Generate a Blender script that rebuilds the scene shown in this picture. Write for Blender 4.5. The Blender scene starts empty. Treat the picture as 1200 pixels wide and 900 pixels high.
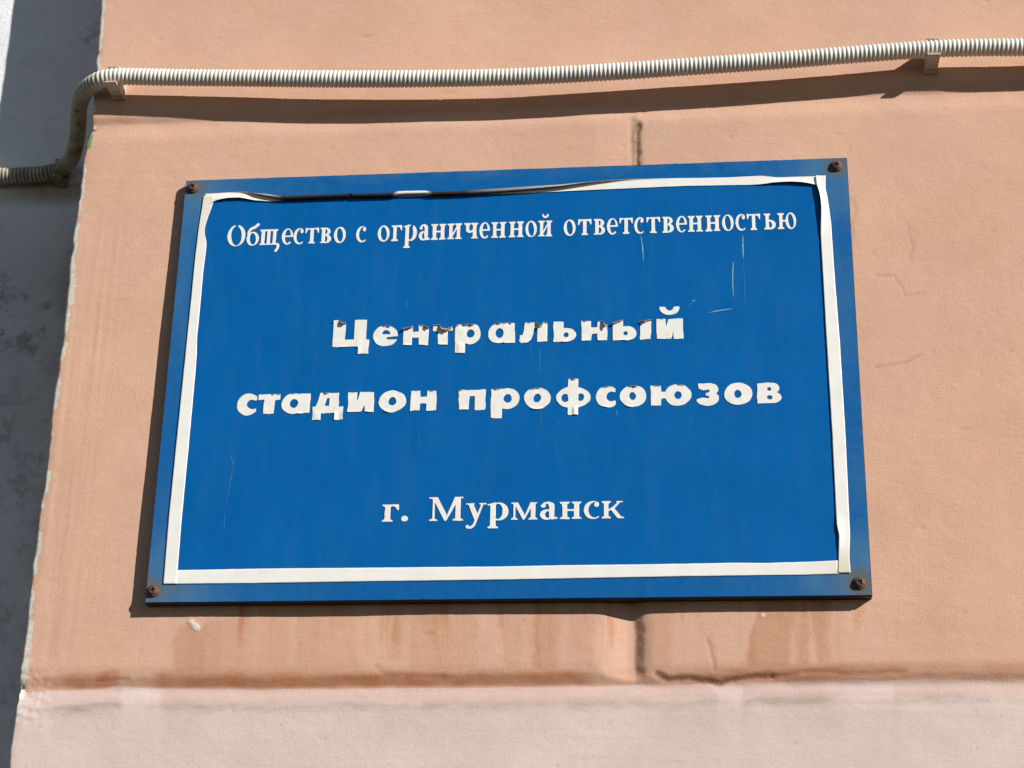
import bpy, math
import numpy as np
from mathutils import Vector, Matrix

# ------------------------------------------------------------------ camera, light, exposure
sc = bpy.context.scene
ZS = 2.20                                   # height of the sign's centre above the pavement
CAM = dict(f=2129.2, x=0.16724, y=-1.45394, z=-0.58736, pitch=0.37858, yaw=0.11154, roll=0.01887)
SUN = Vector((1.35, -1.0, 0.85))            # towards the sun
SUN_STRENGTH, SKY_STRENGTH, EXPOSURE = 5.0, 0.05, 0.15

def cam_axes():
    cy, sy = math.cos(CAM['yaw']), math.sin(CAM['yaw'])
    cp, sp = math.cos(CAM['pitch']), math.sin(CAM['pitch'])
    cr, sr = math.cos(CAM['roll']), math.sin(CAM['roll'])
    fw = np.array([-sy*cp, cy*cp, sp]); rt = np.array([cy, sy, 0.0]); up = np.cross(rt, fw)
    return np.array([CAM['x'], CAM['y'], CAM['z']]), fw, cr*rt + sr*up, -sr*rt + cr*up
C0, FW, RT, UP = cam_axes()

cd = bpy.data.cameras.new('camera'); cam = bpy.data.objects.new('camera', cd)
sc.collection.objects.link(cam); sc.camera = cam
cd.sensor_fit = 'HORIZONTAL'; cd.sensor_width = 36.0; cd.lens = 36.0*CAM['f']/1200.0
cd.clip_start = 0.05; cd.clip_end = 200.0
cam.matrix_world = Matrix(((RT[0], UP[0], -FW[0], C0[0]), (RT[1], UP[1], -FW[1], C0[1]),
                           (RT[2], UP[2], -FW[2], C0[2] + ZS), (0, 0, 0, 1)))

elev = math.atan2(SUN.z, math.hypot(SUN.x, SUN.y)); azim = math.atan2(SUN.x, SUN.y)
w = bpy.data.worlds.new('World'); sc.world = w; w.use_nodes = True
nt = w.node_tree; nt.nodes.clear()
sky = nt.nodes.new('ShaderNodeTexSky'); sky.sky_type = 'NISHITA'; sky.sun_disc = False
sky.dust_density = 0.05; sky.ozone_density = 1.6; sky.sun_elevation = elev; sky.sun_rotation = azim
bg = nt.nodes.new('ShaderNodeBackground'); bg.inputs['Strength'].default_value = SKY_STRENGTH
wo = nt.nodes.new('ShaderNodeOutputWorld')
nt.links.new(sky.outputs[0], bg.inputs[0]); nt.links.new(bg.outputs[0], wo.inputs[0])
ld = bpy.data.lights.new('sun', 'SUN'); ld.energy = SUN_STRENGTH; ld.angle = math.radians(0.53); ld.color = (1.0, 0.955, 0.89)
sun = bpy.data.objects.new('sun', ld); sc.collection.objects.link(sun)
sun.location = (3, -2, 5); sun.rotation_euler = SUN.to_track_quat('Z', 'Y').to_euler()
vs = sc.view_settings; vs.view_transform = 'Standard'; vs.look = 'None'; vs.exposure = EXPOSURE; vs.gamma = 1.0
vs.use_curve_mapping = False

# ------------------------------------------------------------------ measuring: photograph to plane Y = const
def un(px, py, Y):
    """point of the plane y=Y seen at photo pixel (px,py), relative to the sign's centre"""
    d = FW*CAM['f'] + RT*(px-600) - UP*(py-450)
    return C0 + d*((Y-C0[1])/d[1])
def topx(x, y, z):
    dx, dy, dz = x-C0[0], y-C0[1], z-C0[2]
    k = dx*FW[0]+dy*FW[1]+dz*FW[2]
    return (600+CAM['f']*(dx*RT[0]+dy*RT[1]+dz*RT[2])/k, 450-CAM['f']*(dx*UP[0]+dy*UP[1]+dz*UP[2])/k)

# ------------------------------------------------------------------ noise
_rng = np.random.RandomState(7); _T = _rng.rand(256, 256)
def vnoise(x, y, seed=0):
    x = x + seed*17.31; y = y + seed*9.77
    xi = np.floor(x).astype(int); yi = np.floor(y).astype(int); fx = x-xi; fy = y-yi
    fx = fx**3*(fx*(fx*6-15)+10); fy = fy**3*(fy*(fy*6-15)+10)
    a = _T[xi & 255, yi & 255]; b = _T[(xi+1) & 255, yi & 255]; c = _T[xi & 255, (yi+1) & 255]; d = _T[(xi+1) & 255, (yi+1) & 255]
    return ((a*(1-fx)+b*fx)*(1-fy)+(c*(1-fx)+d*fx)*fy)*2-1
def fbm(x, y, o=4, seed=0):
    s = 0; a = 1; n = 0
    for i in range(o):
        s = s+a*vnoise(x*2**i, y*2**i, seed+i*3); n += a; a *= .5
    return s/n
def sstep(a, b, x):
    t = np.clip((x-a)/(b-a), 0, 1); return t*t*(3-2*t)
def band(a0, a1, b0, b1, x): return sstep(a0, a1, x)*(1-sstep(b0, b1, x))
def polydist(X, Y, pts):
    d = np.full(X.shape, 1e9)
    for (x0, y0), (x1, y1) in zip(pts[:-1], pts[1:]):
        vx, vy = x1-x0, y1-y0; t = np.clip(((X-x0)*vx+(Y-y0)*vy)/(vx*vx+vy*vy+1e-12), 0, 1)
        d = np.minimum(d, np.hypot(X-x0-t*vx, Y-y0-t*vy))
    return d

def softpath(x, xs, ys, n=2001, k=61):
    q = np.linspace(xs[0]-.02, xs[-1]+.02, n); v = np.interp(q, xs, ys, ys[0], ys[-1]); ker = np.hanning(k); ker /= ker.sum()
    return np.interp(x, q, np.convolve(np.pad(v, k//2, 'edge'), ker, 'valid'), ys[0], ys[-1])

# ------------------------------------------------------------------ helpers: materials and meshes
def mat(name):
    m = bpy.data.materials.new(name); m.use_nodes = True
    nt = m.node_tree; b = nt.nodes['Principled BSDF']
    return m, nt, b
def N(nt, t, **kw):
    n = nt.nodes.new(t)
    for k, v in kw.items():
        if k in ('operation', 'data_type', 'blend_type', 'attribute_name', 'noise_dimensions', 'clamp', 'feature', 'attribute_type'): setattr(n, k, v)
        else: n.inputs[k.replace('_', ' ')].default_value = v
    return n
def mixc(nt, fac, a, b, blend='MIX'):
    n = nt.nodes.new('ShaderNodeMix'); n.data_type = 'RGBA'; n.blend_type = blend
    for sock, v in ((n.inputs[0], fac), (n.inputs[6], a), (n.inputs[7], b)):
        if hasattr(v, 'is_output'): nt.links.new(v, sock)
        elif isinstance(v, (int, float)): sock.default_value = v
        else: sock.default_value = (*v, 1.0)
    return n.outputs[2]
def ramp(nt, v, lo, hi, a=0.0, b=1.0):
    n = nt.nodes.new('ShaderNodeMapRange'); n.clamp = True
    nt.links.new(v, n.inputs[0]); n.inputs[1].default_value = lo; n.inputs[2].default_value = hi
    n.inputs[3].default_value = a; n.inputs[4].default_value = b
    return n.outputs[0]
def math_(nt, op, a, b=0.0):
    n = nt.nodes.new('ShaderNodeMath'); n.operation = op
    for i, v in enumerate((a, b)):
        if hasattr(v, 'is_output'): nt.links.new(v, n.inputs[i])
        else: n.inputs[i].default_value = v
    return n.outputs[0]
def coords(nt, scale=(1, 1, 1)):
    t = nt.nodes.new('ShaderNodeTexCoord'); m = nt.nodes.new('ShaderNodeMapping'); m.inputs['Scale'].default_value = scale
    nt.links.new(t.outputs['Object'], m.inputs[0]); return m.outputs[0]
def noise(nt, vec, scale, detail=4, rough=.55, dist=0):
    n = nt.nodes.new('ShaderNodeTexNoise'); nt.links.new(vec, n.inputs['Vector'])
    n.inputs['Scale'].default_value = scale; n.inputs['Detail'].default_value = detail
    n.inputs['Roughness'].default_value = rough; n.inputs['Distortion'].default_value = dist
    return n.outputs['Fac']
def attr(nt, name):
    a = nt.nodes.new('ShaderNodeAttribute'); a.attribute_name = name
    s = nt.nodes.new('ShaderNodeSeparateColor'); nt.links.new(a.outputs['Color'], s.inputs[0])
    return s.outputs[0], s.outputs[1], s.outputs[2]
def bump(nt, bsdf, hs, strength=1.0):
    """hs: list of (height socket, distance in m)"""
    prev = None
    for h, dist in hs:
        b = nt.nodes.new('ShaderNodeBump'); b.inputs['Strength'].default_value = strength; b.inputs['Distance'].default_value = dist
        nt.links.new(h, b.inputs['Height'])
        if prev: nt.links.new(prev, b.inputs['Normal'])
        prev = b.outputs[0]
    nt.links.new(prev, bsdf.inputs['Normal'])

def mesh_obj(name, verts, faces, material, parent=None, smooth=True, attrs=None):
    me = bpy.data.meshes.new(name); me.from_pydata([tuple(v) for v in verts] if not isinstance(verts, np.ndarray) else verts.tolist(), [], faces)
    if smooth: me.polygons.foreach_set('use_smooth', np.ones(len(me.polygons), bool))
    for an, arr in (attrs or {}).items():
        at = me.color_attributes.new(an, 'FLOAT_COLOR', 'POINT')
        buf = np.ones((len(me.vertices), 4), np.float32); buf[:, :3] = arr; at.data.foreach_set('color', buf.ravel())
    me.update(); me.materials.append(material)
    o = bpy.data.objects.new(name, me); sc.collection.objects.link(o)
    if parent: o.parent = parent
    return o
def grid_faces(nr, nc):
    i = np.arange(nr*nc).reshape(nr, nc)
    return np.stack([i[:-1, :-1], i[:-1, 1:], i[1:, 1:], i[1:, :-1]], -1).reshape(-1, 4).tolist()
def tag(o, label, cat, group=None):
    o['label'] = label; o['category'] = cat
    if group: o['group'] = group
    return o
def empty(name, loc):
    o = bpy.data.objects.new(name, None); sc.collection.objects.link(o); o.location = loc; o.empty_display_size = .05; return o

# ------------------------------------------------------------------ materials
def stucco_material():
    m, nt, b = mat('orange_pink_stucco')
    pink, stain, chip = attr(nt, 'paint'); grey, crack, green = attr(nt, 'wear')
    c = coords(nt); cs = coords(nt, (1, 1, 5)); cv = coords(nt, (9, 1, 1))
    n1 = noise(nt, c, 9, 5, .6); n2 = noise(nt, c, 520, 4, .7); n3 = noise(nt, cs, 60, 5, .62); n4 = noise(nt, cv, 6, 4, .6)
    fine = noise(nt, c, 1100, 2, .6); nb = noise(nt, c, 130, 6, .7)
    base = mixc(nt, ramp(nt, n1, .32, .68), (.635, .385, .268), (.74, .458, .318))
    base = mixc(nt, ramp(nt, n3, .45, .75, 0, .35), base, (.68, .455, .36))
    n6 = noise(nt, c, 4.5, 7, .68, .6); n7 = noise(nt, c, 23, 6, .7, .4)
    base = mixc(nt, ramp(nt, n6, .40, .62, 0, .55), base, (.655, .415, .325))
    base = mixc(nt, ramp(nt, n7, .50, .72, 0, .30), base, (.60, .345, .225))
    base = mixc(nt, ramp(nt, n7, .44, .28, 0, .30), base, (.79, .53, .40))
    pk = mixc(nt, ramp(nt, n1, .3, .7), (.68, .525, .485), (.755, .61, .57))
    pk = mixc(nt, ramp(nt, n4, .5, .75, 0, .45), pk, (.69, .575, .52))
    pk = mixc(nt, ramp(nt, n7, .48, .70, 0, .35), pk, (.60, .475, .43))
    pk = mixc(nt, ramp(nt, n7, .44, .30, 0, .30), pk, (.78, .67, .64))
    pm = math_(nt, 'ADD', pink, math_(nt, 'MULTIPLY', math_(nt, 'SUBTRACT', nb, .5), .7))
    col = mixc(nt, ramp(nt, pm, .42, .58), base, pk)
    sm = math_(nt, 'MULTIPLY', stain, ramp(nt, nb, .2, .6, .75, 1.1))
    col = mixc(nt, sm, col, mixc(nt, pink, (.47, .19, .095), (.58, .385, .31)))
    gm = math_(nt, 'MULTIPLY', grey, ramp(nt, n3, .25, .65, .45, 1.1))
    col = mixc(nt, gm, col, (.37, .305, .275))
    chm = math_(nt, 'ADD', chip, math_(nt, 'MULTIPLY', math_(nt, 'SUBTRACT', nb, .5), .8))
    col = mixc(nt, ramp(nt, chm, .45, .6), col, mixc(nt, ramp(nt, n3, .35, .65), (.76, .73, .66), (.60, .565, .50)))
    col = mixc(nt, ramp(nt, green, .35, .6), col, (.16, .30, .12))
    ck = math_(nt, 'MULTIPLY', crack, ramp(nt, n2, .3, .6, .5, 1.0))
    col = mixc(nt, ck, col, (.13, .05, .032))
    col = mixc(nt, ramp(nt, n2, .3, .7, .12, 0), col, (.36, .19, .12))
    pits = noise(nt, c, 420, 1, .5)
    col = mixc(nt, ramp(nt, pits, .73, .80, 0, .5), col, (.30, .15, .09))
    nt.links.new(col, b.inputs['Base Color']); b.inputs['Roughness'].default_value = .93; b.inputs['Specular IOR Level'].default_value = .15
    # grain rougher in some places, trowelled smooth in others; the pink coat is smoother
    amp = math_(nt, 'MULTIPLY', ramp(nt, noise(nt, c, 14, 4, .6), .3, .7, .35, 1.25), ramp(nt, pink, 0, 1, 1.0, .6))
    gr = math_(nt, 'MULTIPLY', n2, amp)
    col = mixc(nt, ramp(nt, fine, .25, .5, .16, 0), col, (.33, .18, .12))
    col = mixc(nt, ramp(nt, fine, .52, .75, 0, .10), col, (.90, .70, .56))
    nt.links.new(col, b.inputs['Base Color'])
    bump(nt, b, [(n3, .00030), (gr, .00062), (fine, .00030), (nb, .00022)], .5)
    return m
def whitewash_material():
    m, nt, b = mat('grey_whitewash')
    dirt, spk, yel = attr(nt, 'paint')
    c = coords(nt); cs = coords(nt, (1, 1, 3))
    n1 = noise(nt, c, 12, 5, .6); n2 = noise(nt, c, 320, 3, .6); n3 = noise(nt, cs, 90, 6, .7); n4 = noise(nt, c, 45, 8, .75)
    col = mixc(nt, ramp(nt, n1, .3, .7), (.865, .89, .93), (.90, .925, .96))
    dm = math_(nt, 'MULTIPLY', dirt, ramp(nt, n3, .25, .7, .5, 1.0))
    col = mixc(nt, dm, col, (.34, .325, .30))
    sm = math_(nt, 'MULTIPLY', spk, ramp(nt, n4, .52, .62))
    col = mixc(nt, sm, col, (.10, .09, .085))
    col = mixc(nt, math_(nt, 'MULTIPLY', yel, ramp(nt, n3, .3, .6, .6, 1)), col, (.33, .25, .15))
    col = mixc(nt, ramp(nt, n2, .28, .6, .15, 0), col, (.4, .4, .4))
    nt.links.new(col, b.inputs['Base Color']); b.inputs['Roughness'].default_value = .92; b.inputs['Specular IOR Level'].default_value = .15
    bump(nt, b, [(n3, .0012), (n2, .0009)], .6)
    return m
def film_material():
    m, nt, b = mat('blue_film')
    band_, rust, fade = attr(nt, 'paint')
    c = coords(nt); n1 = noise(nt, c, 14, 5, .6); n2 = noise(nt, c, 160, 6, .7); n3 = noise(nt, c, 700, 2, .5); n4 = noise(nt, coords(nt, (1, 1, .25)), 45, 5, .65)
    col = mixc(nt, ramp(nt, n1, .3, .7), (.0012, .104, .345), (.0016, .117, .385))
    n5 = noise(nt, coords(nt, (3, 1, .6)), 22, 6, .7)
    col = mixc(nt, ramp(nt, n5, .48, .75, 0, .10), col, (.07, .17, .33))
    bc = mixc(nt, ramp(nt, n2, .35, .65), (.004, .098, .315), (.010, .118, .355))
    col = mixc(nt, math_(nt, 'MULTIPLY', band_, .85), col, bc)
    col = mixc(nt, math_(nt, 'MULTIPLY', fade, ramp(nt, n4, .3, .65, .35, 1)), col, (.075, .19, .31))
    rm = math_(nt, 'MULTIPLY', rust, ramp(nt, n2, .3, .65, .55, 1.05))
    col = mixc(nt, rm, col, mixc(nt, ramp(nt, n4, .35, .65), (.115, .145, .135), (.14, .105, .07)))
    col = mixc(nt, ramp(nt, n3, .72, .80, 0, .35), col, (.2, .4, .6))
    nt.links.new(col, b.inputs['Base Color']); b.inputs['Specular IOR Level'].default_value = .16
    rr = ramp(nt, n2, .3, .7, .24, .36); nt.links.new(rr, b.inputs['Roughness'])
    bump(nt, b, [(n2, .00012), (n1, .0012)], .5)
    return m
def vinyl_material():
    m, nt, b = mat('white_vinyl')
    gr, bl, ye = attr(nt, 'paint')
    c = coords(nt); n1 = noise(nt, c, 60, 5, .6); n2 = noise(nt, coords(nt, (1, 1, 4)), 260, 6, .75)
    col = mixc(nt, ramp(nt, n1, .3, .7), (.80, .79, .745), (.87, .865, .83))
    col = mixc(nt, math_(nt, 'MULTIPLY', ye, ramp(nt, n1, .3, .6, .4, 1)), col, (.62, .55, .36))
    col = mixc(nt, ramp(nt, n2, .62, .72, 0, .5), col, (.42, .40, .36))
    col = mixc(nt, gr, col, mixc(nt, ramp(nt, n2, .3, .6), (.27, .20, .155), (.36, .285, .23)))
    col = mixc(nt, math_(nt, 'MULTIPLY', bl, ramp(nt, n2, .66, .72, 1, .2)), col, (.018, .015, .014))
    nt.links.new(col, b.inputs['Base Color']); b.inputs['Roughness'].default_value = .42; b.inputs['Specular IOR Level'].default_value = .3
    return m
def plain_material(name, a, bcol, rough, scale, spec=.3, bmp=None):
    m, nt, b = mat(name); c = coords(nt); n1 = noise(nt, c, scale, 6, .65); n2 = noise(nt, c, scale*5, 4, .6)
    col = mixc(nt, ramp(nt, n1, .35, .65), a, bcol); col = mixc(nt, ramp(nt, n2, .3, .7, .25, 0), col, tuple(x*.5 for x in a))
    nt.links.new(col, b.inputs['Base Color']); b.inputs['Roughness'].default_value = rough; b.inputs['Specular IOR Level'].default_value = spec
    if bmp: bump(nt, b, [(n2, bmp)], .6)
    return m
def conduit_material():
    m, nt, b = mat('conduit_plastic')
    val, olive, dark = attr(nt, 'paint')          # groove dirt, old grime on the part behind the corner, spots
    c = coords(nt); n1 = noise(nt, c, 70, 6, .65); n2 = noise(nt, c, 38, 6, .7)
    col = mixc(nt, ramp(nt, n2, .38, .60), (.70, .68, .61), (.83, .815, .765))
    col = mixc(nt, math_(nt, 'MULTIPLY', val, ramp(nt, n1, .2, .6, .45, .95)), col, (.30, .26, .20))
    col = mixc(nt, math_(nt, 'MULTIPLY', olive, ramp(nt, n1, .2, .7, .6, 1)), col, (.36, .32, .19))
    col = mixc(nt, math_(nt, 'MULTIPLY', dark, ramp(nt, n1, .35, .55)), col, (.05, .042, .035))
    nt.links.new(col, b.inputs['Base Color']); b.inputs['Roughness'].default_value = .5; b.inputs['Specular IOR Level'].default_value = .3
    return m
M_ST, M_WW, M_FILM, M_VIN = stucco_material(), whitewash_material(), film_material(), vinyl_material()
M_COND = conduit_material()
M_CLIP = plain_material('clip_plastic', (.50, .43, .34), (.66, .60, .50), .55, 120)
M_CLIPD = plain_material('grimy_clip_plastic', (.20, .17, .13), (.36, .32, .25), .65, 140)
M_PANEL = plain_material('sign_panel', (.008, .016, .04), (.03, .026, .03), .6, 140)
M_RUST = plain_material('rusty_steel', (.085, .045, .03), (.17, .10, .065), .62, 450, .4, .0004)
M_SCR = plain_material('scratch_pale', (.16, .40, .58), (.28, .5, .64), .6, 300)
M_SCR2 = plain_material('scratch_faint', (.02, .19, .47), (.05, .25, .52), .6, 300)

# ------------------------------------------------------------------ the stucco pier
DEPTH = 0.10                                     # how far the pier stands out from the white wall
EDGE = [(118.5, -4), (116, 30), (113, 60), (112, 80), (109, 120), (107, 142), (102, 162), (97, 185), (92, 230), (82, 300), (77.5, 350), (73, 400),
        (62, 470), (52, 560), (45, 600), (33, 700), (25, 775), (18, 805), (16, 838), (8.5, 895)]
ep = np.array([un(x, y, 0) for x, y in EDGE]); ez, ex = ep[::-1, 2], ep[::-1, 0]
def smooth_lin(a, b, fa, fb, fstep, cstep):
    """coordinates: fine step between fa and fb, growing steps out to a and b"""
    c = list(np.arange(fa, fb+1e-9, fstep)); s = fstep
    while c[-1] < b: s = min(s*1.25, cstep); c.append(c[-1]+s)
    s = fstep
    while c[0] > a: s = min(s*1.25, cstep); c.insert(0, c[0]-s)
    return np.array(c)
def build_pier():
    zz = smooth_lin(-.95, 1.0, -.37, .44, .0016, .04)
    xf = smooth_lin(0.008, 1.65, 0.008, .905, .0016, .04)            # distance from the corner along the front
    R = .0032
    arc = [(R-R*math.sin(t), R-R*math.cos(t), -math.sin(t), -math.cos(t)) for t in np.linspace(math.pi/2, 0.08, 8)]   # (dx, y, nx, ny) rounding
    side = [(0, y, -1, 0) for y in np.arange(DEPTH+.03, R+.001, -.004)]
    cols = side+arc+[(x, 0, 0, -1) for x in xf]
    cx = np.array([c[0] for c in cols]); cy = np.array([c[1] for c in cols]); nx = np.array([c[2] for c in cols]); ny = np.array([c[3] for c in cols])
    dist = np.cumsum(np.r_[0, np.hypot(np.diff(cx), np.diff(cy))])
    X0, Z = np.meshgrid(cx, zz); Yb, _ = np.meshgrid(cy, zz); NX, _ = np.meshgrid(nx, zz); NY, _ = np.meshgrid(ny, zz); S, _ = np.meshgrid(dist, zz)
    edge = np.interp(Z, ez, ex)+.0012*fbm(Z*90, Z*0, 4, 5)
    mean = -.4055
    X = X0+mean+(edge-mean)*np.exp(-np.maximum(X0, 0)/.05)
    PX, PY = topx(X, 0*X, Z)
    # relief: filled joints between the stucco blocks, trowel waves, grain
    zw = Z+.0022*fbm(X*22, Z*22, 3, 11); xw = X+.0018*fbm(X*30, Z*30, 3, 12)
    g = softpath(zw, [-.290, -.283, -.2720, -.2690, -.2610, -.2520], [.0, -.0006, -.0038, -.0040, -.0009, 0])
    g += np.interp(zw, [.247, .252, .263, .268, .275, .281], [0, -.0004, -.0028, -.0032, -.0005, 0])
    xw = xw+.0016*fbm(X*70, Z*70, 3, 13)
    gv = np.where(Z < 0, softpath(xw, [.074, .084, .1025, .1085, .1165, .123], [0, -.0008, -.0052, -.0056, -.0009, 0]),
                  softpath(xw, [.076, .086, .1035, .1095, .1155, .120], [0, -.0005, -.0016, -.0022, -.0005, 0]))
    gv *= band(-.272, -.258, .252, .266, Z)
    g = np.minimum(g, gv)+.25*np.maximum(g, gv)
    o = g+.0008*fbm(X*8, Z*8, 2, 1)+.00014*fbm(X*45, Z*55, 3, 2)+.00007*fbm(X*180, Z*260, 2, 3)
    o += np.where(Z < -.27, -.0008, 0)*sstep(-.27, -.285, Z)
    lip = band(770, 795, 835, 860, PY)*sstep(60, 10, PX-np.interp(PY, [700, 900], [33, 8]))
    o += lip*.0008*fbm(X*300, Z*300, 3, 9)
    # cracks (x,y in photo pixels, width px, depth mm, darkness)
    crack = np.zeros_like(X)
    for pts, wd, dep, dk in [
        ([(769, 789), (782, 796), (806, 794), (832, 798), (843, 801), (850, 797), (873, 793), (905, 792)], 3.0, .0016, .85),
        ([(905, 792), (950, 787), (1000, 789), (1060, 787)], 2.4, .0008, .35),
        ([(829, 751), (834, 768), (838, 784)], 1.8, .0006, .35),
        ([(1064, 262), (1066, 274), (1071, 288), (1067, 300), (1068, 312)], 1.4, .00015, .24),
        ([(1026, 322), (1047, 323), (1056, 334), (1061, 345), (1085, 343)], 1.4, .00015, .26),
        ([(1024, 430), (1040, 428), (1062, 424), (1078, 416)], 1.4, .00015, .30),
        ([(993, 236), (1000, 233), (1004, 246), (998, 262), (1000, 282)], 1.8, .0002, .2),
        ([(440, 780), (452, 790), (520, 793)], 2.2, .0004, .25), ([(112, 797), (150, 795)], 1.8, .0005, .4),
        ([(100, 152), (111, 149)], 2.2, .0008, .55), ([(112, 58), (114, 62)], 2, .0006, .6)]:
        x0, x1 = min(p[0] for p in pts)-14, max(p[0] for p in pts)+14; y0, y1 = min(p[1] for p in pts)-14, max(p[1] for p in pts)+14
        k = (PX > x0) & (PX < x1) & (PY > y0) & (PY < y1)
        jx = PX[k]+1.5*fbm(X[k]*180, Z[k]*180, 3, 21); jy = PY[k]+1.5*fbm(X[k]*180, Z[k]*180, 3, 22)
        m = np.exp(-(polydist(jx, jy, pts)/wd)**2)
        crack[k] = np.maximum(crack[k], m*dk); o[k] -= m*dep
    rp = np.random.RandomState(5); dz0 = .0016
    for _ in range(200):
        x0, z0 = rp.uniform(-.39, .50), rp.uniform(-.35, .43); a_ = rp.uniform(.0007, .0013)*rp.choice([1, 1, 1.4]); b_ = a_*rp.uniform(1, 5 if rp.rand() < .3 else 1.6); th = rp.choice([0, 0, rp.uniform(-1.5, 1.5)])
        j0, j1 = np.searchsorted(zz, [z0-b_*3, z0+b_*3]); cxs = X[len(zz)//2]; i0, i1 = np.searchsorted(cxs[len(side)+8:], [x0-b_*3, x0+b_*3])+len(side)+8
        if j1 <= j0 or i1 <= i0: continue
        sl = (slice(j0, j1), slice(i0, i1)); dx, dz = X[sl]-x0, Z[sl]-z0
        q = np.exp(-(((dx*math.cos(th)+dz*math.sin(th))/b_)**2+((-dx*math.sin(th)+dz*math.cos(th))/a_)**2))
        up = rp.rand() < .35; o[sl] += q*(.0003 if up else -.0004)
        if not up: crack[sl] = np.maximum(crack[sl], q*rp.uniform(.02, .24))
    o += .00028*fbm(X*230, Z*9, 3, 14)*sstep(.075, .02, X-edge)*band(200, 320, 760, 790, PY)      # vertical brush marks by the corner
    o += .00010*fbm(X*14, Z*260, 3, 15)*(.5+fbm(X*6, Z*6, 2, 16))                                  # horizontal float marks
    # dark red seam at the bottom of the vertical joint
    nz = fbm(X*260, Z*90, 3, 31)
    seam = np.exp(-((PX-748+2.5*nz)/(2.6+1.2*vnoise(Z*150, Z*0, 33)))**4)*band(138, 148, 196, 205, PY)*(1.0+.9*fbm(X*300, Z*160, 3, 32))
    seam += .35*np.exp(-((PX-745+3*nz)/6)**2)*band(136, 156, 196, 205, PY)*(.5+nz)
    o -= .0012*np.clip(seam, 0, 1)
    seam += np.exp(-((PX-751+2*nz)/5.0)**2)*band(700, 715, 745, 778, PY)*(.30+.4*nz)
    crack = np.clip(np.maximum(crack, np.clip(seam, 0, .9)), 0, 1)
    # paint: pink below, orange above
    yb = np.interp(PX, [0, 140, 300, 600, 770, 845, 1000, 1200], [813, 806, 808.5, 806, 803, 801, 799, 797])
    pink = sstep(-6, 2, PY-yb+2.0*fbm(X*40, Z*40, 3, 41))
    # run-off stains below the sign, drips with soft edges
    st = np.zeros_like(X); jx = PX+7*fbm(X*25, Z*16, 3, 51)+4*fbm(X*140, Z*140, 3, 55); n2 = fbm(X*55, Z*9, 4, 52)
    for x0, x1, y0, y1, a, slant in [(207, 243, 733, 800, .42, 0), (240, 262, 726, 798, .24, 0), (262, 300, 722, 792, .16, 0), (300, 338, 700, 795, .12, 0), (345, 420, 700, 792, .16, 0),
                                     (455, 470, 700, 770, .12, 0), (480, 560, 700, 790, .20, 0), (590, 612, 700, 790, .18, 0), (628, 655, 700, 792, .26, 0), (664, 700, 700, 792, .14, 0),
                                     (758, 790, 706, 792, .25, 0), (884, 934, 704, 796, .42, 16), (934, 950, 704, 790, .30, 5), (955, 975, 700, 790, .34, 0), (1000, 1010, 704, 735, .22, 0)]:
        xs = jx+slant*(PY-730)/60
        st = np.maximum(st, a*band(x0-3, x0+3, x1-4, x1+4, xs)*band(y0-6, y0+6, y1, y1+10, PY)*(.85+.4*n2)*1.45)
    rd = np.random.RandomState(12)
    for _ in range(70):
        x0 = rd.uniform(196, 1008); wd = rd.choice([1.5, 2.5, 4, 7, 12], p=[.3, .3, .2, .12, .08]); ln = rd.uniform(25, 95); a = rd.uniform(.10, .34)
        k = np.abs(PX-x0) < wd+14
        xs = PX[k]+3.0*fbm(X[k]*30, Z[k]*40, 2, 56)-x0; py = PY[k]
        v = a*band(-wd/2-1.0, -wd/2+.6, wd/2-.6, wd/2+1.0, xs)*(1-sstep(700+ln*.55, 706+ln, py))*sstep(690, 700, py)
        st[k] = np.minimum(st[k]+v*(.7+.6*n2[k]), .75)
    jy = PY+3*fbm(X*30, Z*60, 3, 53)-(yb-805)
    hs = np.interp(PX, [30, 60, 90, 136, 142, 178, 188, 230, 680, 700, 760, 780, 900, 960, 1010, 1200], [.0, .15, .60, .60, .15, .12, .55, .6, .55, .15, .2, .25, .55, .60, .35, .32])
    st = np.maximum(st, 1.6*hs*band(780, 790, 801, 807, jy)*(.9+.3*fbm(X*80, Z*80, 3, 54)))
    st = np.maximum(st, .42*band(804, 806, 818, 826, jy)*np.interp(PX, [30, 90, 136, 142, 186, 192, 835, 842, 868, 872, 980, 1045, 1050, 1200], [0, .8, .8, 0, 0, 1, 1, 0, 0, 1, .6, .3, 1, 1]))
    hz = .10*band(100, 130, 700, 1000, PX)*band(136, 146, 150, 170, PY)
    st = np.clip(st, 0, 1)
    gd = np.interp(PX, [30, 60, 90, 138, 145, 185, 195, 640, 700, 838, 845, 866, 873, 960, 990, 1044, 1050, 1200], [0, .3, .62, .5, .15, .2, .5, .42, .5, .45, .1, .1, .72, .70, .3, .2, .55, .42])
    gy = PY+2.5*fbm(X*28, Z*40, 3, 61)-(yb-805)
    grey = 1.3*gd*np.exp(-((gy-825)/7.0)**2)*(.8+.6*fbm(X*60, Z*120, 3, 62))+.14*band(818, 826, 850, 885, gy)*(.5+fbm(X*25, Z*18, 4, 63))*(gd > .3)
    grey += .10*band(104, 116, 120, 130, PY+.033*(PX-1090))*band(1000, 1060, 1150, 1220, PX)+hz
    grey += .22*np.exp(-((PX-996)/7)**2)*band(200, 230, 300, 360, PY)
    # bare white plaster along the chipped corner
    ed = (X-edge)*1000.0                                             # mm from the corner on the front
    cw = np.interp(Z, ez, [2.6, 6.5, 8, 6, 2.2, 2.4, 2.8, 2.0, 4.0, 7.0, 5.5, 1.5, .8, 1.2, 1.6, 2, 5, 5, 2.2, 2.6])
    chip = 1.05-ed/np.maximum(cw+4.2*fbm(X*80, Z*55, 4, 71), .25)*.55
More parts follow.
